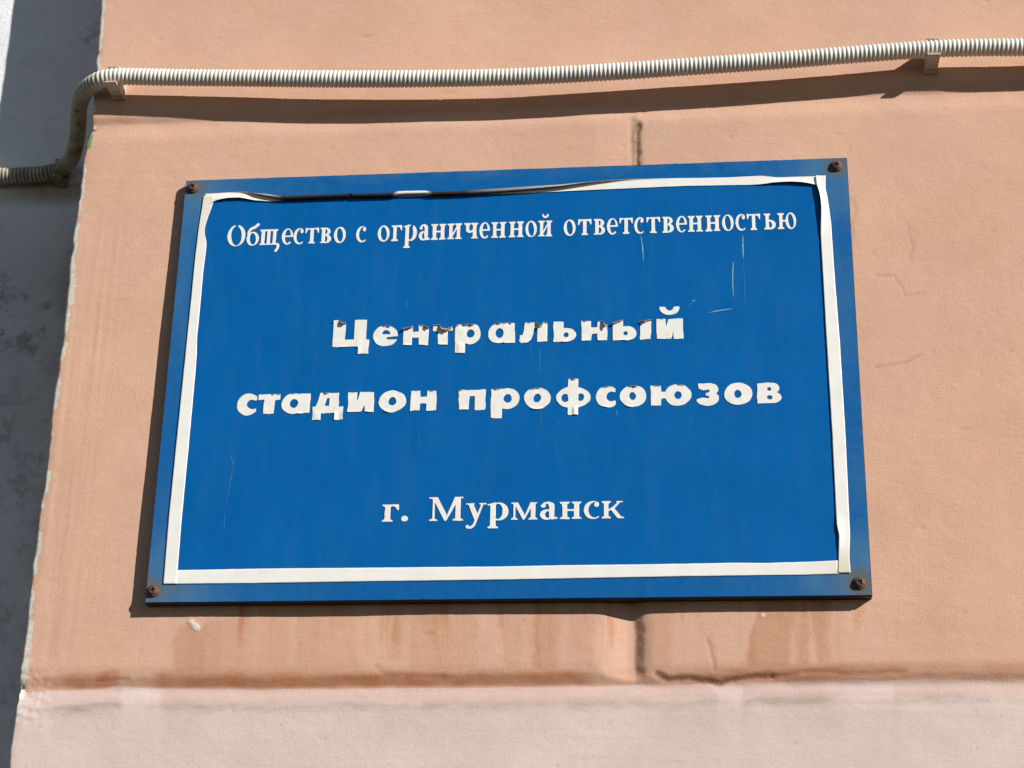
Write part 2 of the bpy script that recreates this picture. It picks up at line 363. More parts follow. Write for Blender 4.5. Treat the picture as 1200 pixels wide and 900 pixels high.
    chip = np.where(NY > -.999, np.where(NX < -.999, 0.1+.9*np.exp(-np.maximum(Yb-.006, 0)/.006), .62+1.3*fbm(Z*75, Z*0+3, 4, 72)+.05*cw), chip)
    chip = np.clip(chip, 0, 1)
    for cx_, cy_, rx, ry, rot in [(229, 734, 7.5, 4.2, .6), (224, 729, 3.5, 3.0, 0), (894, 721, 2.4, 2.4, 0), (992, 268, 1.6, 9, 0), (730, 171, 2, 1.2, 0)]:
        dx, dy = PX-cx_, PY-cy_; c_, s_ = math.cos(rot), math.sin(rot)
        q = np.hypot((dx*c_+dy*s_)/rx, (-dx*s_+dy*c_)/ry)
        if cx_ != 730: chip = np.maximum(chip, np.clip(1.5-q, 0, 1))
        o += .0009*np.clip(1.3-q, 0, 1)*(1 if cx_ != 730 else -1)
    green = 1.2*np.exp(-(((PX-103)/6.0)**2+((PY-164)/11)**2)**2)+.35*fbm(X*150, Z*150, 3, 81)*(np.hypot(PX-103, PY-164) < 16)
    green = np.clip(green, 0, 1)
    X2 = X+NX*o; Y2 = Yb+NY*o
    V = np.stack([X2, Y2, Z+ZS], -1).reshape(-1, 3)
    ob = mesh_obj('stucco_wall', V, grid_faces(len(zz), len(cols)), M_ST,
                  attrs={'paint': np.stack([pink, st, chip], -1).reshape(-1, 3), 'wear': np.stack([np.clip(grey, 0, 1), crack, green], -1).reshape(-1, 3)})
    return tag(ob, 'orange and pink stucco wall with chipped white corner and dirty joints, behind the blue sign', 'wall')
build_pier()

# ------------------------------------------------------------------ the white wall set back behind it
def build_back():
    zz = smooth_lin(-.95, 1.0, -.40, .50, .003, .04); xx = smooth_lin(-1.5, -.30, -.62, -.30, .003, .04)
    X, Z = np.meshgrid(xx, zz); PX, PY = topx(X, 0*X+DEPTH, Z)
    o = .0008*fbm(X*9, Z*9, 3, 101)+.0004*fbm(X*50, Z*50, 3, 102)
    zw = Z+.002*fbm(X*22, Z*22, 3, 111)
    o += np.interp(zw, [.222, .228, .243, .247, .258, .264], [0, -.0004, -.0028, -.0030, -.0005, 0])
    # grime: under the conduit and in the lower part
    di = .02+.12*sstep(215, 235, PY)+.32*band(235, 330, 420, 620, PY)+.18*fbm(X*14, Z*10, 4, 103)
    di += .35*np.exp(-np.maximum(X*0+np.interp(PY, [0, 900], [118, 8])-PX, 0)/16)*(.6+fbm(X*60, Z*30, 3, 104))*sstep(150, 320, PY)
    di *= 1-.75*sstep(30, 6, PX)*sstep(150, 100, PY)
    sp = .45*band(300, 340, 395, 460, PY+8*fbm(X*30, Z*30, 3, 105))+.25*band(440, 470, 900, 950, PY)+.35*sstep(70, 105, PX)*band(20, 40, 60, 75, PY)+.10
    ye = .8*band(209, 215, 226, 246, PY+3*fbm(X*50, Z*50, 3, 106))*sstep(-30, 60, PX)
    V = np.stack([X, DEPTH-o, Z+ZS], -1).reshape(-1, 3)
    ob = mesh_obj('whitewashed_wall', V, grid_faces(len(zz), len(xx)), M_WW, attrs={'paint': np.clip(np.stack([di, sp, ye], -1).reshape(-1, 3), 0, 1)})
    return tag(ob, 'whitewashed wall set back in shade beside the orange corner, with dark dirt', 'wall')
build_back()

# ------------------------------------------------------------------ corrugated conduit and its clips
HC = .0205
def catmull(P, step):
    P = np.array(P); out = []
    Q = np.vstack([2*P[0]-P[1], P, 2*P[-1]-P[-2]])
    for i in range(1, len(Q)-2):
        p0, p1, p2, p3 = Q[i-1:i+3]
        # centripetal parametrisation
        t0 = 0; t1 = t0+np.linalg.norm(p1-p0)**.5; t2 = t1+np.linalg.norm(p2-p1)**.5; t3 = t2+np.linalg.norm(p3-p2)**.5
        for t in np.linspace(t1, t2, 60, endpoint=False):
            A1 = (t1-t)/(t1-t0)*p0+(t-t0)/(t1-t0)*p1; A2 = (t2-t)/(t2-t1)*p1+(t-t1)/(t2-t1)*p2; A3 = (t3-t)/(t3-t2)*p2+(t-t2)/(t3-t2)*p3
            B1 = (t2-t)/(t2-t0)*A1+(t-t0)/(t2-t0)*A2; B2 = (t3-t)/(t3-t1)*A2+(t-t1)/(t3-t1)*A3
            out.append((t2-t)/(t2-t1)*B1+(t-t1)/(t2-t1)*B2)
    out.append(P[-1]); out = np.array(out)
    s = np.r_[0, np.cumsum(np.linalg.norm(np.diff(out, axis=0), axis=1))]; n = int(s[-1]/step)
    ss = np.arange(n)*step
    return np.stack([np.interp(ss, s, out[:, k]) for k in range(3)], -1), ss
CPX = [(1200, 55.3, 0), (1150, 55.6, 0), (1093, 57.4, 0), (1045, 60.6, .5), (1000, 64.0, 1), (900, 71.8, 1.5), (800, 78.6, 1.5), (700, 85.2, 1.5), (600, 90.2, 1.5), (500, 92.2, 1.5), (400, 92.6, 1),
       (300, 91.8, .5), (200, 90.8, 0), (150, 89.8, 0), (133, 90.0, 0)]
cpts = [un(x, y, -HC-.001*d) for x, y, d in CPX]
first = cpts[0]; cpts = [first+np.array([d, 0, -.001*d]) for d in (1.05, .8, .5, .25, .08)]+cpts
bend = [(117, 93.5, -.0185), (104, 102, -.0105), (95.5, 114, .002), (92, 129, .018), (91.3, 144, .033), (90, 160, .050), (87, 175, .066), (81, 189, .081), (69, 198.5, .0875), (52, 203, .0885), (28, 205.0, .0885), (0, 206, .0885)]
cpts += [un(*b) for b in bend]
last = cpts[-1]; cpts += [last+np.array([-d, 0, .004*d]) for d in (.06, .2, .45, .8)]
PITCH = .0039; NS = 6
path, ss = catmull(cpts, PITCH/NS)
def build_conduit():
    prof = np.array([.0081, .0082, .0080, .0074, .00715, .0075]); dirt = np.array([0, 0, .1, .5, .7, .45])
    T = np.gradient(path, axis=0); T /= np.linalg.norm(T, axis=1)[:, None]
    U = np.array([0.0, 0, 1]); nseg = 20; n = len(path)
    ang = np.linspace(0, 2*np.pi, nseg, endpoint=False)
    V = np.zeros((n, nseg, 3)); A = np.zeros((n, nseg, 3))
    px, py = topx(path[:, 0], path[:, 1], path[:, 2])
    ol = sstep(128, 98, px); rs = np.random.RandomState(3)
    for i in range(n):
        t = T[i]; U = U-t*np.dot(U, t); U /= np.linalg.norm(U); B = np.cross(t, U)
        r = prof[i % NS]*(1+.012*math.sin(i*.013)+.01*rs.randn()*.4)
        V[i] = path[i]+r*(np.cos(ang)[:, None]*U+np.sin(ang)[:, None]*B)
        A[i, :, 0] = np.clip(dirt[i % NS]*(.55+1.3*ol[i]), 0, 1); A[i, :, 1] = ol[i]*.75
    vx, vy = topx(V[..., 0], V[..., 1], V[..., 2])
    for sx, sy, r_, a_ in ((90, 131, 2.2, .9), (92, 145, 3.6, .9), (96, 150, 3.5, .7), (88, 163, 6, .55), (84, 180, 6, .55), (92, 176, 4, .6)):
        A[..., 2] = np.maximum(A[..., 2], a_*np.exp(-(np.hypot(vx-sx, vy-sy)/r_)**2))
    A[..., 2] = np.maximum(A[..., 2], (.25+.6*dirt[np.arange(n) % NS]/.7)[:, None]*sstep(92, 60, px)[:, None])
    V[:, :, 2] += ZS
    idx = np.arange(n*nseg).reshape(n, nseg); nx_ = np.roll(idx, -1, 1)
    F = np.stack([idx[:-1], nx_[:-1], nx_[1:], idx[1:]], -1).reshape(-1, 4).tolist()
    ob = mesh_obj('corrugated_conduit', V.reshape(-1, 3), F, M_COND, attrs={'paint': A.reshape(-1, 3)})
    tag(ob, 'long pale corrugated plastic conduit running above the blue sign and round the corner', 'conduit')
build_conduit()

def build_clip(px, py, ywall, h, label, roll=0.0, material=None):
    """open C of plastic on a low foot; local axes: x along the conduit, f = out from the wall, z up"""
    c = un(px, py, ywall-h); root = empty('conduit_clip', (c[0], ywall, c[2]+ZS)); root.rotation_euler.y = roll
    tag(root, label, 'clip', 'clips holding the conduit')
    def extr(name, prof, x0, x1, bev=.0004):
        V = [(x0, -f, z) for f, z in prof]+[(x1, -f, z) for f, z in prof]; n = len(prof)
        F = [list(range(n-1, -1, -1)), list(range(n, 2*n))]+[[i, (i+1) % n, n+(i+1) % n, n+i] for i in range(n)]
        ob = mesh_obj(name, V, F, material or M_CLIP, root, smooth=False)
        m = ob.modifiers.new('bevel', 'BEVEL'); m.width = bev; m.segments = 2; m.limit_method = 'ANGLE'
        return ob
    s = .001; hw = .0056
    ring = [(h+math.cos(a)*.0083, math.sin(a)*.0083) for a in np.linspace(math.radians(68), math.radians(292), 17)]
    C = [(h-.0045, .0098), (h+.001, .0098), (h+.0036, .0094), (h+.0040, .0086), (h+.0034, .0082)]+ring+[(h+.0050, -.0080), (h+.0066, -.0084), (h+.0068, -.0100), (h+.0040, -.0106), (h-.004, -.0108), (.0046, -.0118), (.0046, .0112)]
    C = [(f, z) for f, z in C]
    extr('clip_body', C, -hw, hw)
    extr('clip_foot', [(-.0015, -.0140), (.0046, -.0136), (.0046, .0126), (-.0015, .0128)], -hw-.0006, hw+.0006)
    # rail notch across the lower arm
    extr('clip_rib', [(.0085, -.0113), (.0105, -.0122), (.0120, -.0113), (.0120, -.0108), (.0085, -.0108)], -hw+.0003, hw-.0003, .0002)
    return root
build_clip(1093, 57.4, 0.0, HC, 'pale plastic clip gripping the sunlit conduit above the upper right screw of the sign', .02)
build_clip(133, 90.0, 0.0, HC, 'pale plastic clip at the chipped corner where the conduit bends', 0)
build_clip(70, 198.3, DEPTH, .0125, 'shaded clip gripping the conduit on the set-back white wall', .12, M_CLIPD)

# ------------------------------------------------------------------ the sign
W, H = .60, .40
sign = empty('wall_sign', (0, 0, ZS-H/2))
tag(sign, 'blue rectangular wall sign with peeling white border and white Cyrillic lettering', 'sign')
def front(z): return .0088+.0032*(1-(z+H/2)/H)          # the sign leans a little out at its foot; z from the centre
def sp(px, py):                                          # a point on the sign's face
    p = un(px, py, -.0105); return p[0], p[2]
def L(x, off, z): return (x, -(front(z)+off), z+H/2)     # sign-local coordinates
def LV(x, off, z): return np.stack([x, -(front(z)+off), z+H/2], -1)

# panel: thin tray with rounded edge
def build_panel():
    e = .0006; V = []; F = []
    rings = [(0, .0, 1), (0, .0006, 0), (.0008, .0, 0)]
    def ringpts(ins, yoff, back):
        r = []
        for sx, sz in ((-1, -1), (1, -1), (1, 1), (-1, 1)):
            z = sz*(H/2+e-ins); x = sx*(W/2+e-ins)
            r.append((x, -.0008 if back else -(front(z)-.0004-yoff), z+H/2))
        return r
    for ins, yo, bk in ((0, 0, 1), (0, .0009, 0), (.0007, 0, 0)): V += ringpts(ins, yo, bk)
    for k in range(2):
        for i in range(4): F.append([k*4+i, k*4+(i+1) % 4, (k+1)*4+(i+1) % 4, (k+1)*4+i])
    F += [[8, 9, 10, 11], [3, 2, 1, 0]]
    return mesh_obj('panel', V, F, M_PANEL, sign, smooth=False)
build_panel()
SCREWS = [sp(226, 219.5), sp(980, 194), sp(1007, 684), sp(180.5, 693)]
def build_film():
    xs = np.linspace(-W/2, W/2, 301); zs = np.linspace(-H/2, H/2, 201)
    X, Z = np.meshgrid(xs, zs); px, _ = topx(xs, 0*xs-.01, 0*xs+H/2)
    top = .0004*np.abs(fbm(xs*160, xs*0, 3, 201))
    for c_, w_, d_ in ((455, 5, .0011), (462, 3, .0014), (498, 3, .0010), (522, 6, .0008), (745, 6, .0012), (762, 5, .0009), (770, 3, .0013), (815, 8, .0007), (560, 9, .0005), (640, 14, .0005)):
        top = np.maximum(top, d_*np.exp(-((px-c_)/w_)**4))
    Z[-1] -= top; Z[-2] -= top*.5
    Z[0] += .0003*np.abs(fbm(xs*120, xs*0, 3, 202)); X[:, -1] -= .0004*np.abs(fbm(zs*160, zs*0, 3, 203)); X[:, 0] += .0002*np.abs(fbm(zs*160, zs*0, 3, 204))
    of = .0003+.00010*fbm(X*25, Z*25, 3, 205)
    # outside the white border the film is older and paler
    PX, PY = topx(X, 0*X-.0105, Z)
    inx = np.minimum(X+W/2, W/2-X); inz = np.minimum(Z+H/2, H/2-Z)
    bd = np.maximum(sstep(.024, .020, inx), sstep(.022, .018, inz))
    ru = 0*X; fa = 0*X
    for k, (sx, sz) in enumerate(SCREWS):
        d = np.hypot(X-sx, Z-sz); jit = 1+.35*fbm(X*60, Z*60, 3, 210+k)
        ru = np.maximum(ru, (.95 if k in (1, 2) else .7)*sstep(.017, .006, d*jit))
        fa = np.maximum(fa, .9*sstep(.085, .012, d*jit)*bd)
        if k in (2, 3): ru = np.maximum(ru, .55*sstep(.034, .014, np.abs(X-sx))*sstep(.012, .004, np.abs(Z-sz+.001))*(.8+.6*fbm(X*120, Z*120, 3, 220)))
    fa = np.maximum(fa, .55*bd*sstep(-.28, -.295, X)*sstep(-.15, .15, Z))
    fa = np.maximum(fa, .35*bd*sstep(.1, .3, np.abs(X))*(.5+fbm(X*20, Z*20, 3, 230)))
    fa = np.maximum(fa, .45*bd*sstep(.186, .196, Z)*(.3+fbm(X*70, Z*70, 4, 231)))
    return mesh_obj('blue_film', LV(X, of, Z).reshape(-1, 3), grid_faces(201, 301), M_FILM, sign, attrs={'paint': np.clip(np.stack([bd, ru, fa], -1).reshape(-1, 3), 0, 1)})
build_film()

# rolled vinyl: a flat film whose upper edge curls out by the length `s` beyond the fold
def roll(s, R):
    s = np.maximum(s, 0); t = np.minimum(s/R, 5.9); q = R*(1-.035*t)
    return q*np.sin(t), R-q*np.cos(t), s-0
BASE = .0008
def add_thickness(ob, t=.00022):
    m = ob.modifiers.new('film_thickness', 'SOLIDIFY'); m.thickness = t; m.offset = 0
def strip(name, pts_in, pts_out, n, along, curl=None, lift=None, brown=None, black=None, yellow=None, base=BASE, R=.0026, nv=14):
    """white tape between an inner and an outer edge (photo pixels on the sign's face)"""
    a = np.array([sp(*p) for p in pts_in]); b = np.array([sp(*p) for p in pts_out]); k = along
    lo, hi = min(a[:, k].min(), b[:, k].min()), max(a[:, k].max(), b[:, k].max())
    ia, ib = np.argsort(a[:, k]), np.argsort(b[:, k])
    def smoothed(t, xs, ys):
        q = np.linspace(lo, hi, n); v = np.interp(q, xs, ys); ker = np.hanning(9); ker /= ker.sum()
        v2 = np.convolve(np.pad(v, 4, 'edge'), ker, 'valid'); return v2
    t = np.linspace(lo, hi, n)
    A = smoothed(t, a[ia, k], a[ia, 1-k]); B = smoothed(t, b[ib, k], b[ib, 1-k])
    A = A+.00012*fbm(t*150, t*0, 3, 301); B = B+.00012*fbm(t*150, t*0, 3, 302)
    v = np.linspace(0, 1, nv)
    Tm, Vm = np.meshgrid(t, v); Am = np.broadcast_to(A, Tm.shape); Bm = np.broadcast_to(B, Tm.shape)
    wd = np.abs(Bm-Am); sgn = np.sign(Bm-Am); q = wd*Vm
    px_t = topx(Tm, 0*Tm-.0105, Am)[0] if k == 0 else topx(Am, 0*Tm-.0105, Tm)[1]
    c = np.interp(px_t, *zip(*curl)) if curl else 0*Tm
    fold = wd*(1-c); along_q = np.minimum(q, fold); rz, ro, _ = roll(q-fold, R)
    rz = np.where(q > fold, rz, 0); ro = np.where(q > fold, ro, 0)
    P = Am+sgn*(along_q+rz); off = base+ro
    if lift:
        lf = np.interp(px_t, *zip(*lift)); off = off+lf*(1-Vm)**2
    g = sstep(.0004, .0022, q-fold)*(np.interp(px_t, *zip(*brown)) if brown else .6)  # strip turns browner past the fold
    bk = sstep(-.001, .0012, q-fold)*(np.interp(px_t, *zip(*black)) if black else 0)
    ye = np.interp(px_t, *zip(*yellow)) if yellow else 0*Tm
    X, Z = (Tm, P) if k == 0 else (P, Tm)
    F = grid_faces(nv, n)
    if (sgn.ravel()[0] > 0) != (k == 0): F = [f[::-1] for f in F]
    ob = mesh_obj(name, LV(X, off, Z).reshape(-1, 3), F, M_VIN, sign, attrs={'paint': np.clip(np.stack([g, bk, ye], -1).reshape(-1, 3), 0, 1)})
    add_thickness(ob); return ob
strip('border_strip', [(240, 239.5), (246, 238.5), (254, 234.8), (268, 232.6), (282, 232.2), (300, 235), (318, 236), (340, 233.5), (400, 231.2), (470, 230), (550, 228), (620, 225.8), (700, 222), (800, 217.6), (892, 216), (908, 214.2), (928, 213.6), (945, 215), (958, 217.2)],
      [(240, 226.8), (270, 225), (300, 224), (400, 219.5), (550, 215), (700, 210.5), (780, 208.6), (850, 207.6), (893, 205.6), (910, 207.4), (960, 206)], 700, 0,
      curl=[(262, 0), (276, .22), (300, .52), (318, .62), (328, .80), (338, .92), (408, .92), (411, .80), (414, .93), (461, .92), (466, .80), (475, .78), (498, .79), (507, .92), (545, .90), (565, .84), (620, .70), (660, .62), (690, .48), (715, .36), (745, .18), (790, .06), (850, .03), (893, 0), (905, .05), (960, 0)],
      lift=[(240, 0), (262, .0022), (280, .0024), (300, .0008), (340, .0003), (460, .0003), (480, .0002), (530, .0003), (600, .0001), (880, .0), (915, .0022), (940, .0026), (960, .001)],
      brown=[(262, .55), (330, .75), (461, .75), (467, .05), (499, .05), (507, .7), (600, .75), (700, .6), (960, .5)], black=[(312, .0), (332, .95), (461, .98), (467, .0), (500, .0), (507, .97), (545, .95), (575, .45), (620, .15), (660, 0)], R=.0020, nv=34)
strip('border_strip', [(209.5, 669), (300, 667.3), (400, 666.4), (600, 664.6), (650, 663.4), (760, 662.2), (860, 660.4), (900, 660.6), (960, 658.8), (982, 657.6)],
      [(192.5, 685.2), (300, 684.3), (400, 682.6), (600, 680), (800, 676.2), (900, 675), (940, 674.6), (982, 673.4)], 300, 0,
      yellow=[(190, 0), (930, 0), (982, .35)])
strip('border_strip', [(249.5, 238), (246.5, 247), (243, 256), (240, 266), (239.6, 274), (242, 284), (241.5, 292), (238, 320), (233.5, 372), (231.2, 395), (230.8, 415), (229, 440), (221, 530), (213.6, 610), (209, 668)],
      [(238.4, 229.5), (237.6, 234), (236.4, 244), (233, 265), (228.5, 302), (224, 350), (216, 430), (208, 510), (198.6, 605), (192.2, 685.3)], 300, 1,
      yellow=[(225, .5), (245, .35), (290, .1), (400, 0), (690, 0)], base=BASE+.0004)
strip('border_strip', [(956, 206.5), (957, 217), (960.5, 228), (962.5, 243), (962, 258), (961.6, 275), (963.5, 310), (968.5, 400), (975, 510), (979.4, 600), (980.6, 618), (983, 628), (982.6, 645), (981.6, 672)],
      [(967.6, 205.5), (967.4, 214), (967.6, 222), (969.6, 230), (974, 262), (977, 310), (984, 400), (990.6, 510), (994.6, 600), (996, 628), (995, 655), (996.8, 672.2)], 300, 1,
      lift=[(205, .0008), (222, .0030), (245, .0030), (262, .0016), (280, .0002), (600, 0), (620, .0012), (634, .0012), (650, 0), (672, 0)],
      yellow=[(205, .25), (230, .1), (300, 0), (640, 0), (662, .6), (672, .75)], base=BASE+.0004)

# ---- lettering: outlines as signed distance on a grid, x-height = 100
class G:
    def __init__(s, x0, x1, y0, y1, st):
        s.xs = np.arange(x0, x1+st, st); s.ys = np.arange(y0, y1+st, st); s.X, s.Y = np.meshgrid(s.xs, s.ys)
    def poly(s, p):
        X, Y = s.X, s.Y; ins = np.zeros(X.shape, bool)
        for (x0, y0), (x1, y1) in zip(p, p[1:]+p[:1]):
            if y0 != y1: ins ^= ((y0 > Y) != (y1 > Y)) & (X < (x1-x0)*(Y-y0)/(y1-y0)+x0)
        d = polydist(X, Y, p+p[:1]); return np.where(ins, -d, d)
    def rect(s, a, b, c, d): return s.poly([(a, b), (c, b), (c, d), (a, d)])
    def ell(s, cx, cy, rx, ry, tilt=0):
        dx, dy = s.X-cx, s.Y-cy; c, n = math.cos(tilt), math.sin(tilt)
        return (np.hypot((dx*c+dy*n)/rx, (-dx*n+dy*c)/ry)-1)*min(rx, ry)
    def stroke(s, p, w):
        if not isinstance(w, (list, tuple)): w = [w]*len(p)
        r = None
        for i in range(len(p)-1):
            (x0, y0), (x1, y1) = p[i], p[i+1]; vx, vy = x1-x0, y1-y0
            t = np.clip(((s.X-x0)*vx+(s.Y-y0)*vy)/(vx*vx+vy*vy), 0, 1)
            d = np.hypot(s.X-x0-t*vx, s.Y-y0-t*vy)-(w[i]*(1-t)+w[i+1]*t)/2
            r = d if r is None else np.minimum(r, d)
        return r
    def stem(s, x, y0, y1, w=22, b=1, t=1, e=10):
        r = [s.rect(x, y0, x+w, y1)]
        if b: r.append(s.poly([(x-e, y0), (x+w+e, y0), (x+w+e, y0+7), (x+w, y0+15), (x, y0+15), (x-e, y0+7)]))
        if t: r.append(s.poly([(x-e, y1), (x+w+e, y1), (x+w+e, y1-7), (x+w, y1-15), (x, y1-15), (x-e, y1-7)]))
        return U(*r)
def U(*a):
    r = a[0]
    for b in a[1:]: r = np.minimum(r, b)
    return r
def D(a, *b):
    for c in b: a = np.maximum(a, -c)
    return a
def I(*a):
    r = a[0]
    for b in a[1:]: r = np.maximum(r, b)
    return r
def curve(p, n=6):
    P = np.array([p[0]]+list(p)+[p[-1]], float); out = []
    for i in range(1, len(P)-2):
        for t in np.linspace(0, 1, n, endpoint=False):
            a, b, c, d = P[i-1:i+3]
            out.append(tuple(.5*((2*b)+(-a+c)*t+(2*a-5*b+4*c-d)*t*t+(-a+3*b-3*c+d)*t**3)))
    out.append(tuple(P[-2])); return out
def sO(g, cx=37, cy=50, rx=37, ry=52, th=19): return D(g.ell(cx, cy, rx, ry), g.ell(cx, cy, rx-th, ry-9, .12))
SERIF = {
 'О': (110, lambda g: D(g.ell(55, 66, 55, 69), g.ell(55, 66, 32, 61, .10))),
 'о': (74, lambda g: sO(g)),
 'с': (61, lambda g: U(D(g.ell(38, 50, 38, 52), g.ell(43, 51, 24, 43), g.poly([(40, 62), (50, 72), (90, 72), (90, 20), (66, 12), (50, 28)]), g.rect(61, -9, 99, 110)), g.ell(51, 80, 10, 13))),
 'е': (64, lambda g: U(D(g.ell(34, 50, 34, 52), g.ell(36, 51, 17, 43), g.poly([(30, 48), (99, 48), (99, 22), (62, 10), (44, 24)])), g.rect(14, 47, 66, 57))),
 'т': (86, lambda g: U(g.stem(32, 0, 96, 22, 1, 0), g.rect(2, 90, 84, 100), g.poly([(1, 102), (1, 66), (7, 66), (14, 84), (22, 92), (22, 100)]), g.poly([(85, 102), (85, 66), (79, 66), (72, 84), (64, 92), (64, 100)]))),
 'в': (70, lambda g: U(g.poly([(0, 0), (34, 0), (34, 9), (31, 12), (31, 88), (34, 91), (34, 100), (0, 100), (0, 93), (9, 88), (9, 12), (0, 7)]), I(D(g.ell(35, 75, 29, 25), g.ell(32, 74, 11, 16)), g.rect(26, -9, 99, 120)), I(D(g.ell(36, 28, 34, 28), g.ell(33, 28, 13, 19)), g.rect(26, -9, 99, 120)))),
 'г': (66, lambda g: U(g.stem(10, 0, 100, 22), g.rect(2, 90, 60, 100), g.poly([(64, 101), (65, 66), (58, 66), (52, 82), (42, 91), (40, 100)]))),
 'р': (84, lambda g: U(g.stem(12, -46, 96, 22, 1, 0), g.poly([(0, 92), (34, 104), (34, 78), (12, 84), (0, 84)]), I(D(g.ell(46, 50, 38, 52), g.ell(42, 50, 18, 43)), g.rect(26, -9, 120, 120)))),
 'а': (66, lambda g: U(g.stroke(curve([(12, 80), (18, 92), (32, 95), (43, 86), (45, 64), (45, 22), (49, 8), (62, 8)]), [12]*6+[12]*6+[16]*6+[22]*6+[22]*6+[20]*6+[12]*7), g.ell(13, 78, 10, 11), D(g.ell(27, 28, 27, 30), g.ell(31, 28, 11, 19)))),
 'н': (92, lambda g: U(g.stem(10, 0, 100), g.stem(60, 0, 100), g.rect(30, 46, 62, 57))),
 'и': (90, lambda g: U(g.stem(10, 0, 100), g.stem(58, 0, 100), g.poly([(30, 12), (30, 32), (60, 88), (60, 68)]))),
 'й': (90, lambda g: U(g.stem(10, 0, 100), g.stem(58, 0, 100), g.poly([(30, 12), (30, 32), (60, 88), (60, 68)]), D(I(g.ell(45, 138, 21, 22), g.rect(0, 100, 90, 142)), g.ell(45, 146, 12, 17)))),
 'ч': (86, lambda g: U(g.stem(54, 0, 100), g.stem(10, 62, 100, 22, 0, 1), g.stroke(curve([(21, 66), (24, 50), (38, 44), (58, 52)]), [22]*6+[16]*6+[12]*7))),
 'щ': (122, lambda g: U(g.stem(9, 0, 100, 21, 0), g.stem(44, 0, 100, 21, 0, 1, 8), g.stem(79, 0, 100, 21, 0), g.rect(0, 0, 112, 10), g.stroke(curve([(100, 5), (113, 2), (114, -18), (102, -40)]), [10]*6+[18]*6+[16]*6+[12]))),
 'б': (74, lambda g: U(sO(g, 37, 43, 37, 45, 19), g.stroke(curve([(8, 48), (9, 78), (20, 104), (46, 117), (66, 136)]), [10]*6+[14]*6+[17]*6+[17]*6+[9]))),
 'ь': (74, lambda g: U(g.stem(10, 0, 100), I(D(g.ell(38, 30, 35, 30), g.ell(35, 29, 15, 20)), g.rect(26, -9, 120, 120)))),
 'ю': (118, lambda g: U(g.stem(10, 0, 100), g.rect(30, 46, 56, 57), sO(g, 84, 50, 34, 52, 18))),
 '.': (40, lambda g: g.ell(20, 17, 20, 17)),
 'М': (190, lambda g: U(g.stem(22, 0, 136, 13, 1, 0, 16), g.stem(146, 0, 138, 28, 1, 0, 15), g.poly([(2, 138), (50, 138), (98, 40), (98, 0), (88, 0), (30, 118), (18, 129), (2, 130)]), g.poly([(88, 0), (98, 0), (158, 118), (158, 138), (142, 138)]), g.rect(142, 130, 188, 138))),
 'м': (140, lambda g: U(g.stem(14, 0, 98, 11, 1, 0, 12), g.stem(105, 0, 100, 24, 1, 0, 11), g.poly([(2, 100), (38, 100), (72, 32), (72, 0), (64, 0), (22, 84), (12, 92), (2, 93)]), g.poly([(64, 0), (72, 0), (114, 84), (114, 100), (102, 100)]), g.rect(102, 93, 138, 100))),
 'у': (112, lambda g: U(g.poly([(10, 100), (38, 100), (68, 26), (58, -4), (50, -4)]), g.poly([(84, 100), (96, 100), (60, -2), (48, -2)]), g.stroke(curve([(55, 2), (44, -26), (26, -40), (12, -36)]), [13]*6+[13]*6+[15]*6+[22]), g.rect(0, 92, 46, 100), g.rect(72, 92, 110, 100))),
 'к': (118, lambda g: U(g.stem(12, 0, 100, 24, 1, 1, 12), g.stroke([(38, 48), (64, 64), (90, 92)], [10, 12, 12]), g.rect(76, 92, 112, 100), g.poly([(44, 56), (62, 64), (104, 10), (118, 7), (118, 0), (84, 0)]))),
}
